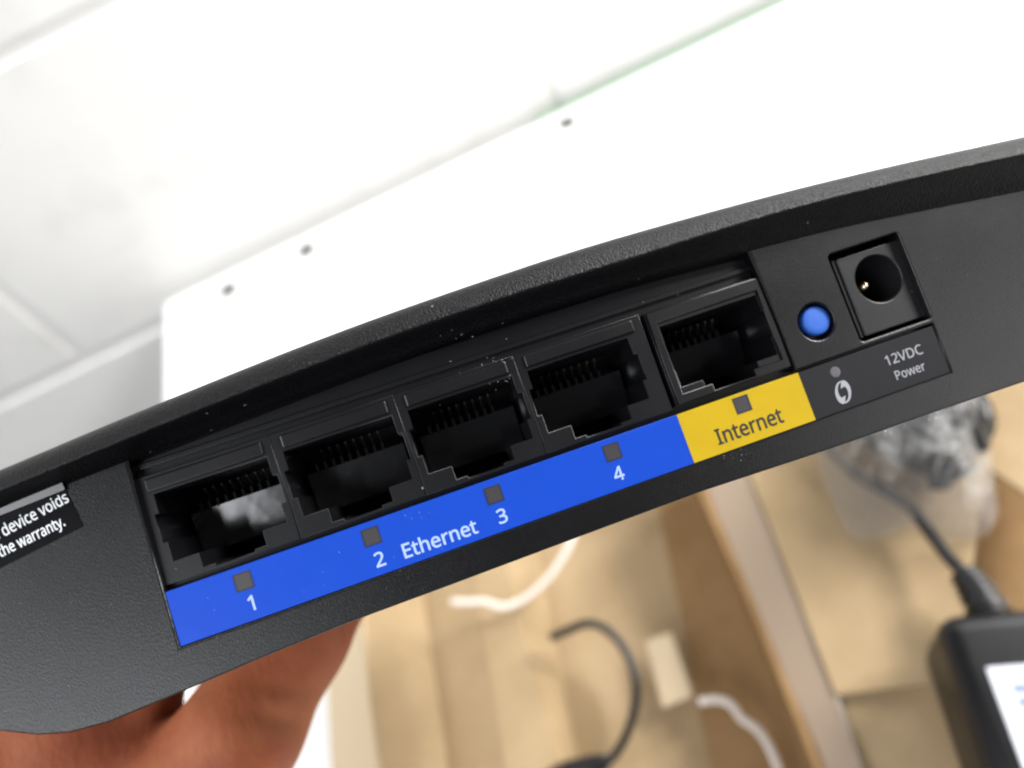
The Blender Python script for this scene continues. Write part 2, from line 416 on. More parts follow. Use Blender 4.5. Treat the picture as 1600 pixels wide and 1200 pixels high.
ol = [(1262, 640), (1272, 700), (1296, 770), (1322, 828), (1345, 843), (1375, 838), (1410, 826), (1440, 822), (1475, 838), (1515, 842), (1548, 828), (1560, 800), (1553, 745), (1548, 690), (1535, 630), (1500, 570), (1420, 545), (1320, 580)]
cen = (1415, 700); vs, fs = [], []
def bag_r(a):
    """radius of the bag outline at this angle"""
    dx, dy = math.cos(a), math.sin(a); best = 1
    for k in range(len(ol)):
        (x1, y1), (x2, y2) = ol[k], ol[(k + 1) % len(ol)]
        ex_, ey_ = x2 - x1, y2 - y1; den = dx * ey_ - dy * ex_
        if abs(den) < 1e-9: continue
        t = ((x1 - cen[0]) * ey_ - (y1 - cen[1]) * ex_) / den; u = ((x1 - cen[0]) * dy - (y1 - cen[1]) * dx) / den
        if t > 0 and -1e-6 <= u <= 1 + 1e-6: best = max(best, t)
    return best
G_ = 56
for side in (0, 1):
    for i in range(G_ + 1):
        for j in range(G_ + 1):
            u, v = 2 * i / G_ - 1, 2 * j / G_ - 1
            t = max(abs(u), abs(v)); a = math.atan2(v, u) if t else 0
            rr_ = bag_r(a) * t; X, Y_ = cen[0] + rr_ * math.cos(a), cen[1] + rr_ * math.sin(a)
            q = at(X, Y_, .056 + (.029 * (1 - t ** 3) if side == 0 else 0))
            if side == 0:
                n_ = 0
                for fq, am in ((.016, .012), (.038, .0095), (.085, .0045)):
                    n_ += (.5 - abs(noise.noise(Vector((X * fq, Y_ * fq * .7 + X * fq * .5, 3.1 + fq))))) * am
                q.z += n_ * (1 - t ** 6)
            else: q.z = .0535 + .0015 * (1 - t)
            vs.append(q)
K = (G_ + 1) ** 2
for side in (0, 1):
    for i in range(G_):
        for j in range(G_):
            e = side * K + i * (G_ + 1) + j; fs.append((e, e + 1, e + G_ + 2, e + G_ + 1))
o0 = at(1415, 700, .053)
bag = link('plastic_bag', mesh([v - o0 for v in vs], fs), M_bag, None, True); bag.location = o0
tag(bag, 'crumpled clear plastic bag around the coiled black cable', 'plastic bag')

# ================================================================ ROUTER
R = empty('router', RM, 'black wireless router held up with its rear ports facing the camera', 'router')
Spx = [(0, 732), (100, 690), (200, 647), (300, 607), (400, 566), (500, 527), (600, 490), (700, 455), (800, 421), (900, 388), (1000, 359), (1100, 331), (1200, 304), (1300, 279), (1400, 255), (1500, 233), (1600, 211)]
Rpx = [(0, 768), (100, 727), (187, 690), (250, 665), (320, 637), (400, 605), (500, 567), (600, 529), (700, 495), (800, 461), (900, 431), (1000, 401), (1100, 368), (1200, 338), (1300, 311), (1400, 287), (1500, 264), (1600, 243)]
Upx = [(0, 800), (100, 757), (200, 720), (300, 680), (400, 642), (500, 603), (600, 566), (700, 530), (800, 497), (900, 466), (1000, 436), (1100, 410), (1200, 385), (1300, 358), (1400, 338), (1500, 318), (1600, 298)]
LZ = 3.2
Yt = [rl(x, y, .9) for x, y in Spx]; Yr = [rl(x, y, LZ) for x, y in Rpx]; Yu = [rl(x, y, 0) for x, y in Upx]
ft = lambda x: smoothline(Yt, x); fr = lambda x: smoothline(Yr, x); fu = lambda x: smoothline(Yu, x)
XL, XR = -58.0, 108.0
def endfade(x):                                     # the shell closes down towards both ends of the body
    a = 0
    if x < -46: a = ((-46 - x) / 12) ** 2 * 7
    if x > 92: a = ((x - 92) / 16) ** 2 * 7
    return a
def rimcurve(r_, t_, n=11):
    a, b, c = (r_ + .42, LZ), (r_ + (t_ - r_) * .93, LZ * .66), (t_, .1); o = []
    for i in range(n + 1):
        u = i / n; o.append(tuple(a[k] * (1 - u) ** 2 + 2 * b[k] * u * (1 - u) + c[k] * u * u for k in (0, 1)))
    return o
xs = [XL + (XR - XL) * i / 160 for i in range(161)]
vs, fs = [], []
for x in xs:
    e = endfade(x); t_, r_, u_ = ft(x) - e, fr(x) - e, fu(x) - e
    prof = [(u_ - .6, -2.5), (u_ - .05, -.02), (u_ + (r_ - u_) * .16, .30), (u_ + (r_ - u_) * .42, 1.05), (u_ + (r_ - u_) * .72, 2.05), (r_ - .10, LZ - .12), (r_ + .02, LZ + .06), (r_ + .25, LZ + .10),
            *rimcurve(r_, t_), (t_ + .02, -.4), (t_ + .5, -3),
            (t_ + 2.4, -15), (t_ + 4.2, -40), (t_ + 3.8, -75), (t_ + 0, -110), (t_ - 7, -128), (t_ - 14, -134), (0, -134), (0, -125)]
    for (y, z) in prof:
        k = 1.0 if z > -60 else 1 - ((-60 - z) / 75) ** 2 * .22
        vs.append((25 + (x - 25) * k, y, z))
K = len(prof)
for i in range(len(xs) - 1):
    for j in range(K - 1):
        fs.append((i * K + j, i * K + j + 1, (i + 1) * K + j + 1, (i + 1) * K + j))
fs.append(tuple(range(K))); fs.append(tuple(range((len(xs) - 1) * K, len(xs) * K))[::-1])
M_shell = plastic('textured_shell_plastic', (.0025, .0025, .003), .31, 3400, .80, True, .00018)
M_shell_spec = M_shell.node_tree.nodes['Principled BSDF']; M_shell_spec.inputs['Specular IOR Level'].default_value = .20
link('top_shell', mesh(vs, fs, MM), M_shell, R, True)

Bpx = [(60, 1149), (110, 1145), (170, 1129), (250, 1096), (400, 1032), (540, 975), (700, 916), (900, 841), (1100, 767), (1300, 701), (1450, 648), (1600, 597)]
Yb = [rl(x, y, 0) for x, y in Bpx]
outer = [(x, fu(x) - endfade(x) + .45) for x in [XR - 2 - (XR - XL - 4) * i / 60 for i in range(61)]]
outer += [(-57.5, 7), (-57.4, 3), (-56.4, -1), (-54, -5.2), (-50.8, -8.6), (-48, -10.4), (-45.3, -11.6), (-43.4, -12.55)]
outer += [(x, y) for x, y in Yb] + [(85, -13.9), (95, -13.2), (101, -11.0), (105, -7), (107, -1), (107, 5)]
bay_top = [(46.9 - 73.4 * i / 24, fu(46.9 - 73.4 * i / 24) + .25) for i in range(25)]
bayhole = [(-26.62, -3.3)] + [(-26.62, -9.85), (64.95, -9.75), (65.0, -3.72), (46.95, -3.72)] + bay_top
bayhole = [(-26.62, -9.85), (64.95, -9.72), (65.02, -3.62), (46.95, -3.62)] + bay_top
jackhole = rect(55.75, 65.2, -3.0, 8.05, .5)
btnhole = circ(51.45, 1.0, 2.22, 48)
# the jack opening touches the label recess: keep a thin web between them
link('rear_panel', prism(outer, [bayhole, jackhole, btnhole], -1.6, 0, .20, 3), M_case, R, True)
for q in R.children:
    if q.name.startswith('rear_panel'):
        for f_ in q.data.polygons: f_.use_smooth = abs(f_.normal.z) < .999

# lower body behind the panel
rings = [(-1.2, .985, 0), (-3, .995, .1), (-10, .995, 1.4), (-30, .99, 4.2), (-60, .965, 6.4), (-95, .90, 7.4), (-120, .80, 8.4), (-133, .70, 9.5)]
base = [(x, min(y, 12)) for x, y in outer]; n = len(base); vs, fs = [], []
for (z, k, up) in rings:
    for (x, y) in base: vs.append((25 + (x - 25) * k, (y - 0) * (k if y > 0 else 1) + (up if y < 0 else 0), z))
for j in range(len(rings) - 1):
    for i in range(n):
        k = (i + 1) % n; fs.append((j * n + i, j * n + k, (j + 1) * n + k, (j + 1) * n + i))
fs.append(tuple(range((len(rings) - 1) * n, len(rings) * n)))
link('bottom_shell', mesh(vs, fs, MM), M_case, R, True)

# bay back plate (over the ports) with one long rib
link('bay_back', prism([(-28, -11), (67, -11), (67, 9), (48, 9.5)] + [(48 - 75 * i / 12, fu(48 - 75 * i / 12) + .8) for i in range(13)], [rect(-25.6, 46.4, -3.0, 8.0), rect(55.6, 65.4, -3.2, 8.3)], -2.6, -1.62), M_port, R)
link('bay_rib', box(-26.6, 46.9, 9.3, 9.9, -1.65, -1.15, .1), M_port, R)
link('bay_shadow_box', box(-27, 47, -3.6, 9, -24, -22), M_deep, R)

def rj(cx, face, w0, w1, yb, yt, name, lab):
    a, b, c, d = 6.1, 6.6, 3.4, 2.1
    hole = [(cx + d, -3.0), (cx + d, -2.72), (cx + c, -2.72), (cx + c, -1.15), (cx + a, -1.15), (cx + a, 1.0), (cx + b, 1.0), (cx + b, 4.1), (cx + a, 4.1), (cx + a, 6.2),
            (cx - a, 6.2), (cx - a, 4.1), (cx - b, 4.1), (cx - b, 1.0), (cx - a, 1.0), (cx - a, -1.15), (cx - c, -1.15), (cx - c, -2.72), (cx - d, -2.72), (cx - d, -3.0)]
    hole = [ap(x, y, face) for x, y in hole]
    p_ = prism([ap(w0, yb, face), ap(w1, yb, face), ap(w1, yt, face), ap(w0, yt, face)], [hole], face - 13, face, .05, 1)
    o = link(name, p_, M_port, R); tag(o, lab)
    cx, cy = ap(cx, 2, face)
    bk = link('port_back', box(cx - 6.8, cx + 6.8, -3.4, 6.8, face - 13.6, face - 13.05), M_deep, o)
    # contact carrier plate, its comb and eight spring wires
    pv = [(cx + sx_ * 6.0, yy, face - 8.6 + .055 * sx_ * 6.0 * .9 + .17 * (yy - 1) - dd) for dd in (0, 1.6) for yy in (-1.4, 3.5) for sx_ in (-1, 1)]
    link('contact_carrier', mesh(pv, [(0, 1, 3, 2), (4, 5, 7, 6), (0, 1, 5, 4), (2, 3, 7, 6), (0, 2, 6, 4), (1, 3, 7, 5)], MM), M_carrier, o)
    for k in range(9):
        x = cx - 4.08 + (k - .5) * 1.02
        link('comb_tooth', box(x - .24, x + .24, 3.3, 4.5, face - 9.3, face - 8.3, .1, seg=1), M_carrier, o)
    for k in range(8):
        x = cx - 3.57 + k * 1.02
        path = [Vector((x, y, face + z)) * MM for y, z in ((5.9, -8.0), (5.5, -8.6), (4.4, -9.6), (3.4, -10.6), (3.0, -11.4))]
        link('contact', tube(path, .00017, 6), M_gold, o, True)
    link('latch_ledge', box(cx - 6.5, cx - 3.5, -3.1, -1.4, face - 9, face - 2.4, .08, seg=1), M_port, o)
    link('latch_ledge', box(cx + 3.5, cx + 6.5, -3.1, -1.4, face - 9, face - 2.4, .08, seg=1), M_port, o)
    return o
for i, (w0, w1) in enumerate(((-26.35, -11.75), (-11.68, 2.25), (2.32, 16.25), (16.32, 31.55))):
    o = rj(-18.68 + 14.0 * i, -.75, w0, w1, -3.3, 8.35, 'ethernet_port', ['first ethernet port, above the digit 1', 'second ethernet port, above the digit 2', 'third ethernet port, above the digit 3', 'fourth ethernet port, above the digit 4'][i])
    # raised chamfered lip along the top of each opening
    e0, e1 = ap(w0 + 1.0, 6.55, -.6), ap(w1 - 1.0, 8.0, -.6)
    link('top_lip', box(e0[0], e1[0], e0[1], e1[1], -.9, -.45, .18), M_port, o)
o = rj(39.5, -.45, 32.15, 46.72, -3.05, 8.2, 'internet_port', 'single internet port above the yellow label')
lip = [ap(x, y, -.3) for x, y in [(32.4, -2.95), (46.6, -2.95), (46.6, 8.1), (32.4, 8.1)]]
ih = [ap(x, y, -.3) for x, y in [(33.3, -1.9), (37.0, -1.9), (37.0, -2.7), (42.2, -2.7), (42.2, -1.9), (45.9, -1.9), (45.9, 6.7), (33.3, 6.7)]]
link('bezel', prism(lip, [ih], -.55, -.2, .1, 2), M_port, o)

# printed strip in its shallow recess
for nm, x0, x1, m in (('blue_label', -26.5, 31.80, M_blue), ('yellow_label', 31.82, 47.15, M_yellow), ('charcoal_label', 47.17, 64.88, M_dark)):
    q = link(nm, prism([(x0, -9.72), (x1, -9.72), (x1, -3.92), (x0, -3.92)], [], -1.62, -.12, .03, 1), m, R)
GLYPHS = json.loads('{".":[180,[[[89,-9],[79,-8],[69,-5],[60,1],[54,10],[50,22],[48,36],[50,51],[54,63],[60,71],[69,77],[79,80],[89,81],[100,80],[110,77],[119,71],[126,63],[130,51],[132,36],[130,22],[126,10],[119,1],[110,-5],[100,-8]]]],"1":[384,[[[181,0],[181,335],[181,353],[181,369],[181,381],[182,393],[183,405],[183,418],[176,411],[170,405],[164,400],[158,394],[150,388],[142,381],[91,339],[60,379],[189,480],[238,480],[238,0]]]],"2":[384,[[[32,0],[32,49],[158,176],[181,199],[201,221],[219,240],[234,259],[247,278],[257,296],[264,315],[268,334],[269,355],[267,380],[259,400],[246,415],[229,427],[208,434],[185,436],[162,435],[142,430],[123,424],[105,415],[87,403],[69,390],[38,430],[57,445],[79,458],[102,470],[128,479],[155,484],[185,486],[226,482],[262,471],[291,452],[312,427],[325,396],[330,359],[328,334],[323,311],[314,288],[303,267],[288,245],[271,224],[252,202],[230,179],[207,155],[107,56],[107,54],[349,54],[349,0]]]],"3":[384,[[[162,-7],[137,-6],[114,-4],[92,-1],[71,4],[50,11],[30,19],[30,75],[51,65],[73,58],[95,51],[118,47],[141,44],[163,43],[202,46],[233,54],[256,68],[271,87],[281,110],[284,138],[280,165],[268,186],[249,202],[222,213],[189,220],[150,222],[103,222],[103,273],[150,273],[187,275],[217,284],[240,298],[257,316],[267,338],[271,363],[268,385],[260,403],[247,417],[230,428],[208,434],[183,437],[159,435],[136,431],[117,425],[99,417],[80,407],[62,396],[33,437],[51,449],[72,461],[96,471],[123,480],[152,485],[183,486],[229,483],[266,471],[294,453],[315,428],[327,400],[331,367],[328,337],[319,312],[304,290],[284,274],[260,261],[232,253],[232,250],[267,243],[296,231],[318,214],[333,192],[343,166],[346,136],[344,110],[337,85],[326,62],[311,42],[291,25],[266,11],[237,1],[202,-5]]]],"4":[384,[[[244,0],[244,109],[14,109],[14,159],[240,482],[301,482],[301,162],[371,162],[371,109],[301,109],[301,0]],[[72,162],[244,162],[244,313],[244,335],[244,355],[245,372],[246,388],[246,404],[247,419],[244,419],[241,410],[236,401],[231,392],[226,382],[221,374],[216,367]]]],"C":[424,[[[261,-7],[215,-3],[174,7],[139,24],[109,46],[85,75],[65,109],[52,149],[44,192],[41,240],[44,287],[53,330],[67,368],[88,403],[114,431],[146,455],[183,472],[225,483],[271,486],[320,483],[364,474],[404,458],[379,407],[364,413],[348,420],[330,425],[311,430],[292,432],[271,433],[223,427],[182,410],[149,381],[124,343],[110,296],[105,240],[109,184],[123,137],[146,98],[178,69],[219,52],[270,46],[291,47],[311,49],[330,52],[348,56],[367,60],[385,65],[385,13],[367,7],[348,2],[329,-2],[309,-5],[286,-6]]]],"D":[490,[[[65,0],[65,480],[213,480],[259,477],[301,468],[338,453],[371,432],[398,406],[420,374],[436,336],[446,293],[449,244],[442,170],[420,109],[383,61],[333,27],[272,7],[199,0]],[[126,52],[191,52],[299,73],[364,136],[385,242],[380,301],[364,348],[338,383],[302,408],[258,423],[204,428],[126,428]]]],"E":[373,[[[65,0],[65,480],[333,480],[333,426],[126,426],[126,277],[321,277],[321,224],[126,224],[126,53],[333,53],[333,0]]]],"I":[228,[[[27,0],[27,35],[83,48],[83,431],[27,445],[27,480],[200,480],[200,445],[144,431],[144,48],[200,35],[200,0]]]],"P":[406,[[[65,0],[65,480],[192,480],[249,475],[295,463],[329,443],[353,415],[367,380],[372,338],[370,313],[364,288],[354,264],[340,243],[320,224],[294,208],[263,196],[225,189],[181,187],[126,187],[126,0]],[[126,238],[174,238],[216,241],[250,248],[276,261],[295,279],[306,304],[310,336],[306,364],[296,387],[280,405],[257,418],[225,425],[187,428],[126,428]]]],"V":[403,[[[171,0],[0,480],[63,480],[171,172],[178,153],[184,134],[189,117],[194,100],[198,83],[201,67],[205,83],[209,100],[214,117],[219,135],[225,154],[232,173],[339,480],[403,480],[232,0]]]],"a":[377,[[[144,-7],[114,-4],[86,5],[63,19],[45,40],[34,67],[31,100],[36,133],[50,161],[73,183],[106,200],[150,210],[203,215],[265,217],[265,238],[262,265],[256,286],[245,301],[230,311],[212,316],[190,318],[172,317],[154,315],[136,310],[120,304],[104,298],[89,291],[71,335],[87,343],[106,350],[126,357],[148,362],[170,365],[193,366],[233,363],[266,353],[291,337],[308,314],[319,283],[322,245],[322,0],[279,0],[268,51],[265,51],[249,33],[233,19],[216,7],[196,0],[173,-5]],[[158,41],[187,44],[212,52],[234,66],[251,86],[261,112],[264,144],[264,176],[211,174],[171,170],[140,163],[118,152],[103,138],[95,121],[92,99],[94,81],[100,66],[110,55],[124,47],[140,43]]]],"c":[322,[[[201,-7],[171,-5],[143,2],[117,13],[93,28],[74,48],[58,73],[46,103],[39,138],[37,178],[39,220],[47,256],[59,286],[76,311],[96,332],[119,347],[146,358],[174,365],[206,367],[224,366],[241,364],[259,361],[275,357],[288,352],[300,347],[282,298],[271,302],[258,306],[244,310],[230,313],[217,314],[204,315],[145,300],[110,254],[98,179],[101,139],[110,105],[124,79],[144,60],[170,48],[201,44],[220,45],[237,47],[253,50],[267,55],[281,60],[294,65],[294,13],[282,7],[268,2],[254,-2],[239,-4],[221,-6]]]],"d":[413,[[[185,-7],[143,-2],[107,14],[77,40],[55,76],[41,123],[37,179],[41,236],[55,283],[78,319],[108,346],[144,361],[185,367],[211,365],[234,360],[254,351],[270,340],[285,328],[297,314],[301,314],[300,320],[300,329],[299,339],[298,350],[297,359],[297,367],[297,510],[356,510],[356,0],[308,0],[300,48],[297,48],[285,34],[271,21],[254,9],[234,0],[211,-5]],[[194,42],[228,46],[255,56],[274,74],[287,98],[295,129],[298,168],[298,179],[295,220],[288,254],[275,282],[256,302],[229,314],[193,318],[164,313],[140,301],[122,280],[109,252],[101,218],[98,178],[101,138],[109,105],[122,78],[141,58],[165,46]]]],"e":[379,[[[210,-7],[177,-4],[147,3],[120,14],[96,30],[75,51],[59,76],[47,106],[39,140],[37,177],[39,215],[46,249],[57,279],[72,305],[90,326],[112,344],[138,357],[166,364],[196,367],[226,364],[252,358],[276,347],[296,331],[313,312],[327,290],[337,264],[343,235],[345,204],[345,169],[98,169],[102,131],[113,100],[129,76],[152,58],[180,47],[213,44],[235,44],[255,46],[274,50],[292,55],[310,61],[328,69],[328,17],[310,9],[292,4],[274,-1],[255,-4],[234,-6]],[[99,216],[283,216],[280,244],[273,269],[262,290],[245,306],[223,315],[195,318],[169,315],[147,306],[129,291],[114,271],[105,245]]]],"h":[415,[[[57,0],[57,510],[116,510],[116,361],[116,343],[115,326],[113,310],[117,310],[130,327],[146,341],[164,352],[185,360],[206,364],[229,366],[269,363],[302,352],[328,335],[346,310],[357,276],[361,234],[361,0],[302,0],[302,230],[293,278],[266,307],[222,317],[186,313],[158,302],[139,283],[126,257],[119,225],[116,186],[116,0]]]],"i":[173,[[[87,420],[78,421],[70,424],[62,429],[57,436],[54,446],[52,457],[54,469],[57,479],[62,486],[70,491],[78,494],[87,495],[96,494],[104,491],[111,486],[117,479],[120,469],[122,457],[120,446],[117,436],[111,429],[104,424],[96,421]],[[57,0],[57,360],[116,360],[116,0]]]],"n":[415,[[[57,0],[57,360],[105,360],[113,311],[117,311],[130,328],[146,342],[165,353],[186,361],[208,365],[230,367],[270,363],[302,353],[328,335],[346,310],[357,277],[361,234],[361,0],[302,0],[302,230],[293,278],[266,307],[222,317],[186,313],[158,302],[139,283],[126,258],[119,226],[116,187],[116,0]]]],"o":[406,[[[202,-7],[172,-4],[143,3],[117,15],[94,32],[75,53],[58,79],[46,109],[39,143],[37,181],[42,236],[57,282],[82,318],[116,345],[156,361],[204,367],[236,364],[264,357],[290,345],[314,328],[333,307],[349,282],[361,252],[368,218],[370,181],[365,126],[350,79],[325,42],[291,15],[250,-1]],[[203,42],[237,46],[263,59],[283,80],[298,107],[306,141],[309,181],[306,220],[298,253],[283,281],[263,301],[236,313],[203,317],[169,313],[143,301],[123,281],[109,253],[101,220],[98,181],[101,141],[109,107],[123,80],[143,59],[170,46]]]],"r":[277,[[[57,0],[57,360],[105,360],[112,294],[115,294],[128,313],[143,330],[160,345],[179,357],[201,364],[225,367],[232,367],[239,366],[247,366],[254,365],[261,364],[267,363],[260,308],[254,310],[248,311],[241,312],[234,312],[227,313],[221,313],[203,311],[186,306],[169,298],[154,286],[141,272],[131,256],[123,236],[118,215],[116,192],[116,0]]]],"s":[322,[[[148,-7],[124,-6],[102,-4],[83,-1],[66,4],[50,9],[35,16],[35,70],[50,63],[68,56],[87,50],[107,45],[128,42],[149,41],[176,43],[198,47],[214,55],[225,66],[232,79],[234,94],[234,103],[231,111],[227,118],[221,125],[212,133],[200,140],[186,147],[168,155],[146,164],[124,173],[104,182],[86,191],[71,200],[58,211],[48,223],[40,237],[36,253],[34,271],[38,299],[51,323],[72,342],[99,356],[132,364],[169,367],[191,366],[211,364],[231,360],[249,355],[267,350],[284,343],[264,296],[248,301],[233,307],[216,312],[200,315],[183,318],[165,318],[143,317],[124,313],[110,307],[99,298],[93,287],[91,275],[92,265],[95,257],[99,249],[107,243],[116,236],[129,229],[144,222],[162,215],[183,206],[205,198],[225,189],[242,180],[257,170],[269,159],[279,147],[286,133],[290,118],[291,99],[287,67],[274,41],[253,20],[224,5],[189,-4]]]],"t":[242,[[[167,-7],[149,-6],[132,-2],[115,3],[100,11],[87,22],[77,37],[68,55],[63,78],[62,105],[62,314],[11,314],[11,343],[62,366],[86,443],[121,443],[121,360],[225,360],[225,314],[121,314],[121,106],[123,86],[128,70],[137,57],[148,49],[162,43],[177,42],[186,42],[196,43],[205,44],[214,46],[221,47],[228,49],[228,4],[221,1],[212,-1],[201,-4],[189,-5],[178,-6]]]],"v":[341,[[[136,0],[0,360],[63,360],[140,148],[143,138],[147,127],[151,115],[155,103],[159,91],[162,80],[165,70],[167,61],[169,52],[171,52],[173,61],[176,70],[179,81],[182,92],[186,104],[190,116],[194,127],[198,138],[201,148],[278,360],[341,360],[204,0]]]],"w":[528,[[[106,1],[7,361],[69,361],[118,169],[123,149],[128,130],[132,110],[136,92],[139,75],[142,61],[144,61],[146,69],[148,79],[151,89],[153,101],[156,112],[159,125],[162,136],[165,148],[169,158],[232,361],[297,361],[359,158],[364,142],[368,126],[373,108],[377,91],[381,76],[383,62],[385,62],[387,74],[390,90],[395,108],[399,128],[404,148],[410,169],[460,361],[520,361],[420,1],[351,1],[289,203],[284,222],[279,240],[274,258],[270,274],[267,288],[265,299],[262,299],[260,288],[257,274],[253,258],[249,240],[244,221],[238,203],[173,1]]]],"y":[343,[[[56,-161],[46,-161],[37,-160],[28,-160],[21,-158],[14,-157],[7,-156],[7,-109],[13,-110],[19,-111],[25,-111],[32,-112],[40,-113],[47,-113],[66,-111],[83,-105],[97,-95],[108,-82],[118,-67],[127,-49],[146,-1],[1,360],[64,360],[142,155],[148,137],[154,120],[160,104],[165,88],[169,72],[172,57],[175,57],[178,69],[182,84],[187,101],[193,119],[199,137],[206,156],[279,360],[343,360],[187,-50],[174,-81],[157,-108],[139,-131],[116,-148],[89,-158]]]]}')
def text(s, x0, x1, yb, cap, z, m, parent, name='lettering', bold=.012, rot=0):
    """grotesque lettering from the outlines above; x0..x1 fits the word, x0=None centres it on x1"""
    pen, loops = 0, []
    for ch in s:
        if ch == ' ': pen += 170; continue
        adv, ls = GLYPHS[ch]
        for l in ls: loops.append([((x + pen) / 1000, y / 1000) for x, y in l])
        pen += adv
    cv = bpy.data.curves.new('t', 'CURVE'); cv.dimensions = '2D'; cv.fill_mode = 'BOTH'; cv.offset = bold
    for l in loops:
        sp = cv.splines.new('POLY'); sp.points.add(len(l) - 1)
        for i, (x, y) in enumerate(l): sp.points[i].co = (x, y, 0, 1)
        sp.use_cyclic_u = True
    o = bpy.data.objects.new('t', cv); COL.objects.link(o)
    dg = bpy.context.evaluated_depsgraph_get(); me = bpy.data.meshes.new_from_object(o.evaluated_get(dg)).copy()
    bpy.data.objects.remove(o); bpy.data.curves.remove(cv)
    xs_ = [v.co.x for v in me.vertices]; a, b = min(xs_), max(xs_)
    ys = cap / (0.480 + bold)
    if x0 is None: T = Matrix.Translation((x1, yb, z)) @ Matrix.Rotation(rot, 4, 'Z') @ Matrix.Diagonal((ys, ys, 1, 1)) @ Matrix.Translation((-(a + b) / 2, 0, 0))
    else: T = Matrix.Translation((x0, yb, z)) @ Matrix.Rotation(rot, 4, 'Z') @ Matrix.Diagonal(((x1 - x0) / (b - a), ys, 1, 1)) @ Matrix.Translation((-a, 0, 0))
    me.transform(Matrix.Scale(MM, 4) @ T); me.materials.clear()
    return link(name, me, m, parent)
bl = [c for c in R.children if c.name.startswith('blue_label')][0]
yl = [c for c in R.children if c.name.startswith('yellow_label')][0]
dl = [c for c in R.children if c.name.startswith('charcoal_label')][0]
zp = -.10
LX = (-18.63, -4.64, 9.28, 23.36)
for i, x in enumerate(LX):
    text(str(i + 1), None, x + (.1, .1, .1, -.15)[i], (-8.70, -8.85, -8.85, -8.72)[i], 1.55, zp, M_blueink, bl, bold=.012)
text('Ethernet', -1.96, 6.42, -8.93, 1.55, zp, M_blueink, bl, bold=.012)
text('Internet', 35.25, 43.55, -8.70, 1.78, zp, M_blackink, yl, bold=.014)
text('12VDC', 57.75, 62.6, -6.60, 1.15, zp, M_whiteink, dl, bold=.006)
text('Power', 58.25, 62.15, -8.52, 1.05, zp, M_whiteink, dl, bold=.006)
M_rim = mat('dark_window_rim', (.01, .01, .02), .5)
for i, x in enumerate(LX + (39.5,)):
    y = (-5.5, -5.5, -5.6, -5.48, -5.25)[i]
    o = link('led_window', box(x - .84, x + .84, y - .84, y + .84, -.5, -.085, .03, seg=1), M_led, R)
    link('window_rim', prism(rect(x - .95, x + .95, y - .95, y + .95), [rect(x - .78, x + .78, y - .78, y + .78)], -.3, -.075), M_rim, o)
M_dot = mat('dim_round_window', (.075, .07, .08), .4)
link('led_window', lathe([(.62, -.3), (.62, -.1), (.5, -.085)], 24, MM, 51.46, -5.27), M_dot, R)
# push-button symbol: two interlocked swooshes
def swoosh(cx, cy, s):
    o_, i_ = [], []
    for k in range(15):
        t = math.radians(72 + 196 * k / 14)                  # outer side: left half, top to bottom
        o_.append((1.0 * math.cos(t) * .92, 1.36 * math.sin(t)))
        w = .12 + .62 * (k / 14) ** 1.3
        i_.append((1.0 * math.cos(t) * .92 * (1 - w), 1.36 * math.sin(t) * (1 - w * .75)))
    pts = o_ + [(.18, -1.15), (.30, -.35)] + i_[::-1][2:]
    c, s_ = math.cos(-.28), math.sin(-.28)
    return [(cx + s * (x * c - y * s_), cy + s * (x * s_ + y * c)) for x, y in pts]
link('button_symbol', prism(swoosh(51.40, -7.78, 1), [], -.12, -.10), M_whiteink, dl)
link('button_symbol', prism([(2 * 51.46 - x, 2 * -7.76 - y) for x, y in swoosh(51.40, -7.78, 1)], [], -.12, -.099), M_whiteink, dl)

# blue push button
bxx, byy = ap(51.62, 1.12, -.5)
link('push_button', lathe([(1.72, -4), (1.72, -.85), (1.66, -.66), (1.50, -.56), (1.0, -.50), (.2, -.48)], 48, MM, bxx, byy), M_button, R, True)
link('button_well', lathe([(2.6, -8), (2.6, -7.5)], 32, MM, 51.45, 1.0), M_deep, R)
vs, fs = [], []
for i in range(48):
    a = 2 * math.pi * i / 48
    for (rr, z) in ((2.2, -1.55), (2.2, -7.6)): vs.append((51.45 + rr * math.cos(a), 1 + rr * math.sin(a), z))
for i in range(48): k = (i + 1) % 48; fs.append((2 * i, 2 * k, 2 * k + 1, 2 * i + 1))
link('button_sleeve', mesh(vs, fs, MM), M_deep, R)

# power jack
jc = ap(60.72, 3.45, -1.1); j0 = ap(56.15, -2.55, -1.1); j1 = ap(65.0, 7.2, -1.1)
jo = link('power_jack', prism(rect(j0[0] + .35, j1[0], j0[1], j1[1], .25), [circ(jc[0], jc[1], 2.92, 56)], -11, -1.1, .16, 3), M_jack, R)
link('jack_rib', box(j0[0] - .1, j0[0] + .3, j0[1], j1[1], -11, -1.35, .08), M_jack, jo)
link('jack_back', box(55, 66.5, -3.6, 9, -12, -11.05), M_deep, jo)
link('centre_pin', lathe([(.62, -10.9), (.62, -3.6), (.52, -3.2), (.3, -2.95), (.1, -2.9)], 24, MM, 60.85, 3.35), M_pin, jo, True)

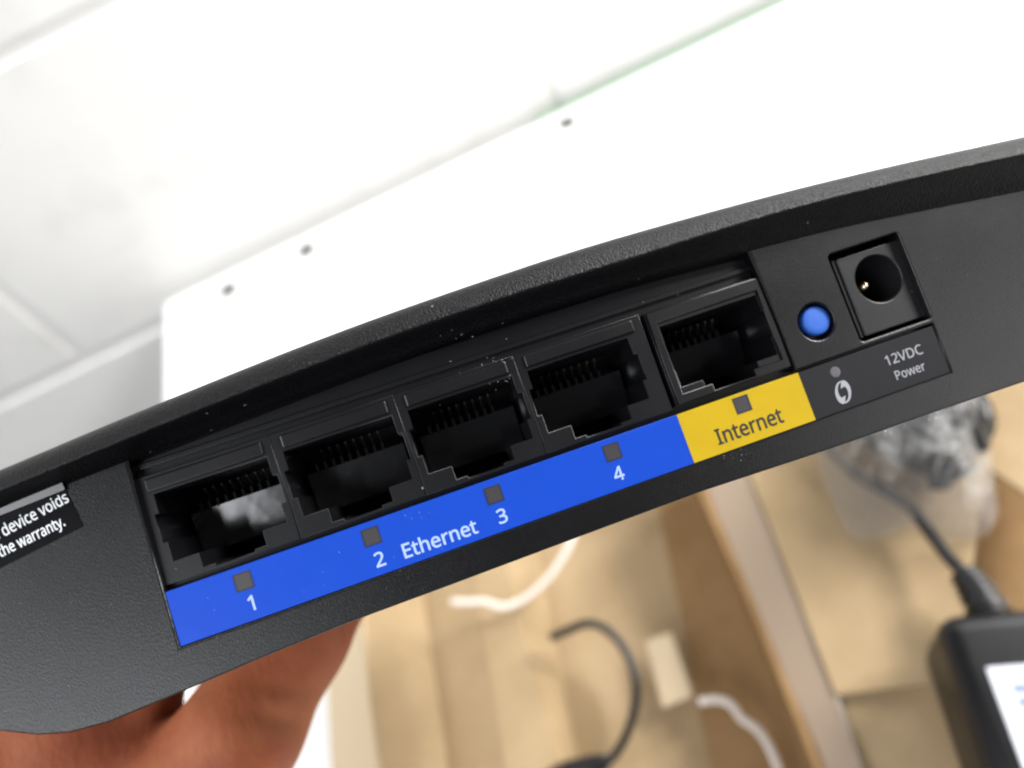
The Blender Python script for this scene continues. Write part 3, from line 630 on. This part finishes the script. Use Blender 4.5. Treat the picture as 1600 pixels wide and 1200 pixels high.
# tamper sticker at the left, wrapped up onto the lip
vs, fs = [], []
c = [(-46, 3.2), (-32.35, 5.35), (-32.95, 8.9), (-33.05, 9.6), (-33.1, 11.2)]
rows = [((-48, 2.9), (-32.35, 5.35), .07), ((-48, 7.6), (-32.95, 8.9), .07), ((-48, 8.5), (-33.0, 9.5), .11), ((-48, 8.55), (-33.0, 9.6), .32), ((-48, 10.2), (-33.1, 11.3), .58)]
for (a, b, z) in rows:
    for i in range(9): t = i / 8; vs.append((a[0] + (b[0] - a[0]) * t, a[1] + (b[1] - a[1]) * t, z))
for j in range(4):
    for i in range(8): e = j * 9 + i; fs.append((e, e + 1, e + 10, e + 9))
K = len(vs); vs += [(x, y, z - .05) for x, y, z in vs]; fs += [tuple(K + q for q in reversed(f_)) for f_ in fs]
M_fold = mat('lifted_sticker_edge', (.004, .004, .005), .25, .65)
stk = link('warning_sticker', mesh(vs[:27] + vs[K:K + 27], [f_ for f_ in fs if max(f_) < 27] + [tuple(q - K + 27 for q in f_) for f_ in fs if min(f_) >= K and max(f_) < K + 27], MM), M_sticker, R)
link('lifted_edge', mesh(vs[18:45] + vs[K + 18:K + 45], [tuple(q - 18 for q in f_) for f_ in fs if min(f_) >= 18 and max(f_) < 45] + [tuple(q - K - 18 + 27 for q in f_) for f_ in fs if min(f_) >= K + 18], MM), M_fold, stk)
text('this device voids', -42.5, -32.8, 6.45, 1.22, .10, M_stink, stk, bold=.009, rot=math.radians(11))
text('the warranty.', -40.9, -33.9, 5.0, 1.15, .10, M_stink, stk, bold=.009, rot=math.radians(8.5))

# dust flecks caught on the shell and case
dv, df = [], []
rnd = random.Random(11)
def fleck(px, py, z, size):
    x, y = rl(px, py, z); k = len(dv); a = rnd.uniform(0, 3.14)
    l, w = size * rnd.uniform(.5, 1.5), size * rnd.uniform(.25, .55)
    for (u, v) in ((-l, 0), (0, -w), (l, 0), (0, w)): dv.append((x + u * math.cos(a) - v * math.sin(a), y + u * math.sin(a) + v * math.cos(a), z + .03 + (.03 if v > 0 else 0)))
    df.append((k, k + 1, k + 2, k + 3))
for (cx_, cy_, n_, sp_, z_, sz_) in ((720, 520, 9, 26, 1.2, .09), (775, 562, 8, 14, 0, .10), (790, 590, 6, 16, -.6, .09), (700, 600, 5, 30, -.6, .08), (1150, 715, 9, 12, .02, .08), (460, 575, 6, 20, 3.2, .07),
                                     (660, 805, 5, 14, -.10, .09), (600, 900, 14, 70, .02, .07), (350, 1010, 12, 80, .02, .07), (1350, 350, 5, 60, 1.5, .07), (1050, 420, 6, 50, 1.2, .07), (120, 950, 12, 110, .02, .07), (1530, 420, 8, 60, .02, .06)):
    for _ in range(n_): fleck(cx_ + rnd.gauss(0, sp_), cy_ + rnd.gauss(0, sp_ * .5), z_, sz_)
tag(link('dust', mesh(dv, df, MM), mat('pale_dust', (.19, .19, .20), .8), R), kind='stuff')

# ================================================================ hand
M_skin = mat('brown_skin', (.40, .150, .070), .58, .25, Subsurface_Weight=.10)
M_skin.node_tree.nodes['Principled BSDF'].inputs['Subsurface Radius'].default_value = (.004, .0015, .0008)
vv = coords(M_skin)
lk(M_skin, ramp(M_skin, ntex(M_skin, vv, 60, 5), [(.3, (.24, .058, .024)), (.5, (.33, .092, .038)), (.72, (.42, .14, .055))]), M_skin.node_tree.nodes['Principled BSDF'].inputs['Base Color'])
bump(M_skin, ntex(M_skin, coords(M_skin, 1, (900, 380, 500)), 1, 4, .6), .3, .0004, bump(M_skin, ntex(M_skin, coords(M_skin, 1, (200, 120, 140)), 1, 3), .4, .0008))
VX = 0.85
lo = np.array([-140.0, -185.0, -140.0]); hi = np.array([2.0, -2.0, 0.0]); dims = ((hi - lo) / VX).astype(int) + 1
GX, GY, GZ = np.meshgrid(*[lo[k] + np.arange(dims[k]) * VX for k in range(3)], indexing='ij')
GX, GY, GZ = [g.astype(np.float32) for g in (GX, GY, GZ)]
def smin(a, b, k):
    h = np.clip(.5 + .5 * (b - a) / k, 0, 1); return b + (a - b) * h - k * h * (1 - h)
def capsule(a, ra, b, rb):
    d = np.subtract(b, a); t = np.clip(((GX - a[0]) * d[0] + (GY - a[1]) * d[1] + (GZ - a[2]) * d[2]) / float(d @ d), 0, 1)
    return np.sqrt((GX - a[0] - t * d[0]) ** 2 + (GY - a[1] - t * d[1]) ** 2 + (GZ - a[2] - t * d[2]) ** 2) - (ra + (rb - ra) * t)
def chain(pts, k=3.0):
    f = None
    for (a, ra), (b, rb) in zip(pts, pts[1:]):
        c = capsule(a, ra, b, rb); f = c if f is None else smin(f, c, k)
    return f
# router-millimetre coordinates; every finger presses the underside of the case
FINGERS = [
    [((-17, -10.4, -58), 7.6), ((-26.5, -18.6, -44), 8.1), ((-36.5, -28.4, -38), 8.7), ((-53, -43, -38), 10.2), ((-66, -56, -42), 12)],             # index
    [((-26, -15.5, -78), 7.6), ((-42, -31, -62), 9.0), ((-66, -54, -58), 11)],
    [((-33, -13, -98), 7.4), ((-46, -30, -80), 8.6), ((-72, -54, -76), 10.5)],
    [((-42, -12, -114), 6.4), ((-54, -30, -98), 7.4), ((-80, -54, -90), 9.5)],
    [((-53, -17.6, -46), 7.6), ((-62, -18.6, -44), 8.6), ((-76, -21.5, -42), 9.4), ((-93, -34, -42), 11), ((-100, -58, -48), 14)]]                # thumb
PALM = [
    [((-66, -56, -42), 12), ((-72, -58, -66), 12), ((-82, -58, -88), 11)],
    [((-46, -35, -39), 8), ((-62, -28.5, -43), 8.0)],
    [((-52, -42, -40), 9), ((-70, -35, -43), 8.5), ((-92, -40, -44), 11)],
    [((-100, -60, -50), 14), ((-82, -62, -60), 14), ((-78, -88, -56), 17), ((-80, -120, -48), 18), ((-82, -150, -44), 21), ((-84, -182, -42), 24)],
    [((-100, -62, -52), 14), ((-98, -92, -52), 16), ((-92, -120, -48), 18), ((-92, -150, -44), 20), ((-92, -182, -42), 22)]]
CREASES = (((-21.0, -21.0, -38), (.80, .60, .1), 1.2, 3.6, 14), ((-25.5, -24.5, -36), (.88, .48, .1), 1.1, 3.0, 13), ((-34, -33, -31), (.75, .66, .1), 1.3, 1.4, 12), ((-46, -40, -30), (.75, .66, 0), 1.1, .9, 14), ((-68, -21, -34), (.95, .1, 0), 1.0, .7, 12))
f = None
for ch in FINGERS: f = chain(ch) if f is None else smin(f, chain(ch), 1.6)
pm_ = None
for ch in PALM: pm_ = chain(ch, 9) if pm_ is None else smin(pm_, chain(ch, 9), 9)
f = smin(f, pm_, 8)
for (c_, ax, w_, dp, R0) in (((-22, -28, -24), (.55, .75, 0), .9, 1.0, 14), ((-25, -31, -23), (.62, .70, 0), .8, .8, 14), ((-40, -50, -20), (.6, .8, 0), 1.2, .9, 16), ((-59, -34, -26), (.3, .9, -.2), 1.0, .9, 14)):                       # folds of skin at the joints
    ax = np.array(ax) / np.linalg.norm(ax)
    dd = (GX - c_[0]) * ax[0] + (GY - c_[1]) * ax[1] + (GZ - c_[2]) * ax[2] + .5 * np.sin(GX * .5 + GZ * .35)
    rr_ = np.sqrt((GX - c_[0]) ** 2 + (GY - c_[1]) ** 2 + (GZ - c_[2]) ** 2)
    f = f + dp * np.exp(-(dd / w_) ** 2) * np.clip((R0 - rr_) / 4, 0, 1)
# surface nets
nx, ny, nz = f.shape; sgn = f < 0
cs = np.zeros((nx - 1, ny - 1, nz - 1), np.int8)
for a in (0, 1):
    for b in (0, 1):
        for c in (0, 1): cs += sgn[a:nx - 1 + a, b:ny - 1 + b, c:nz - 1 + c]
act = (cs > 0) & (cs < 8); idx = -np.ones(act.shape, np.int64); idx[act] = np.arange(act.sum()); ijk = np.argwhere(act)
acc = np.zeros((len(ijk), 3)); cnt = np.zeros(len(ijk))
cor = [(a, b, c) for a in (0, 1) for b in (0, 1) for c in (0, 1)]
for A_ in cor:
    for ax in range(3):
        if A_[ax]: continue
        B_ = list(A_); B_[ax] = 1
        fa = f[ijk[:, 0] + A_[0], ijk[:, 1] + A_[1], ijk[:, 2] + A_[2]]; fb = f[ijk[:, 0] + B_[0], ijk[:, 1] + B_[1], ijk[:, 2] + B_[2]]
        m_ = (fa < 0) != (fb < 0); t = np.where(m_, fa / np.where(m_, fa - fb, 1), 0)
        pt = np.tile(np.array(A_, float), (len(ijk), 1)); pt[:, ax] += t
        acc[m_] += pt[m_]; cnt[m_] += 1
V_ = lo + (ijk + acc / cnt[:, None]) * VX
quads = []
for ax in range(3):
    o1, o2 = [k for k in range(3) if k != ax]
    sl = [slice(1, -1)] * 3; sl[ax] = slice(0, -1); s2 = [slice(1, -1)] * 3; s2[ax] = slice(1, None)
    e = np.argwhere(sgn[tuple(sl)] != sgn[tuple(s2)]); off = np.ones(3, int); off[ax] = 0; e = e + off
    for_flip = sgn[e[:, 0], e[:, 1], e[:, 2]]
    def gi(d1, d2):
        q = e.copy(); q[:, o1] -= d1; q[:, o2] -= d2; return idx[q[:, 0], q[:, 1], q[:, 2]]
    qd = np.stack([gi(1, 1), gi(0, 1), gi(0, 0), gi(1, 0)], 1)
    quads.append(qd[(qd >= 0).all(1)])
Q_ = np.concatenate(quads)
hm = mesh([tuple(v) for v in V_.tolist()], [tuple(q) for q in Q_.tolist()], MM)
bm = bmesh.new(); bm.from_mesh(hm)
for _ in range(2): bmesh.ops.smooth_vert(bm, verts=bm.verts, factor=.5, use_axis_x=True, use_axis_y=True, use_axis_z=True)
bm.to_mesh(hm); bm.free()
hand = link('person', hm, M_skin, None, True); hand.matrix_world = RM
tag(hand, 'bare brown hand holding the black router from underneath', 'person')
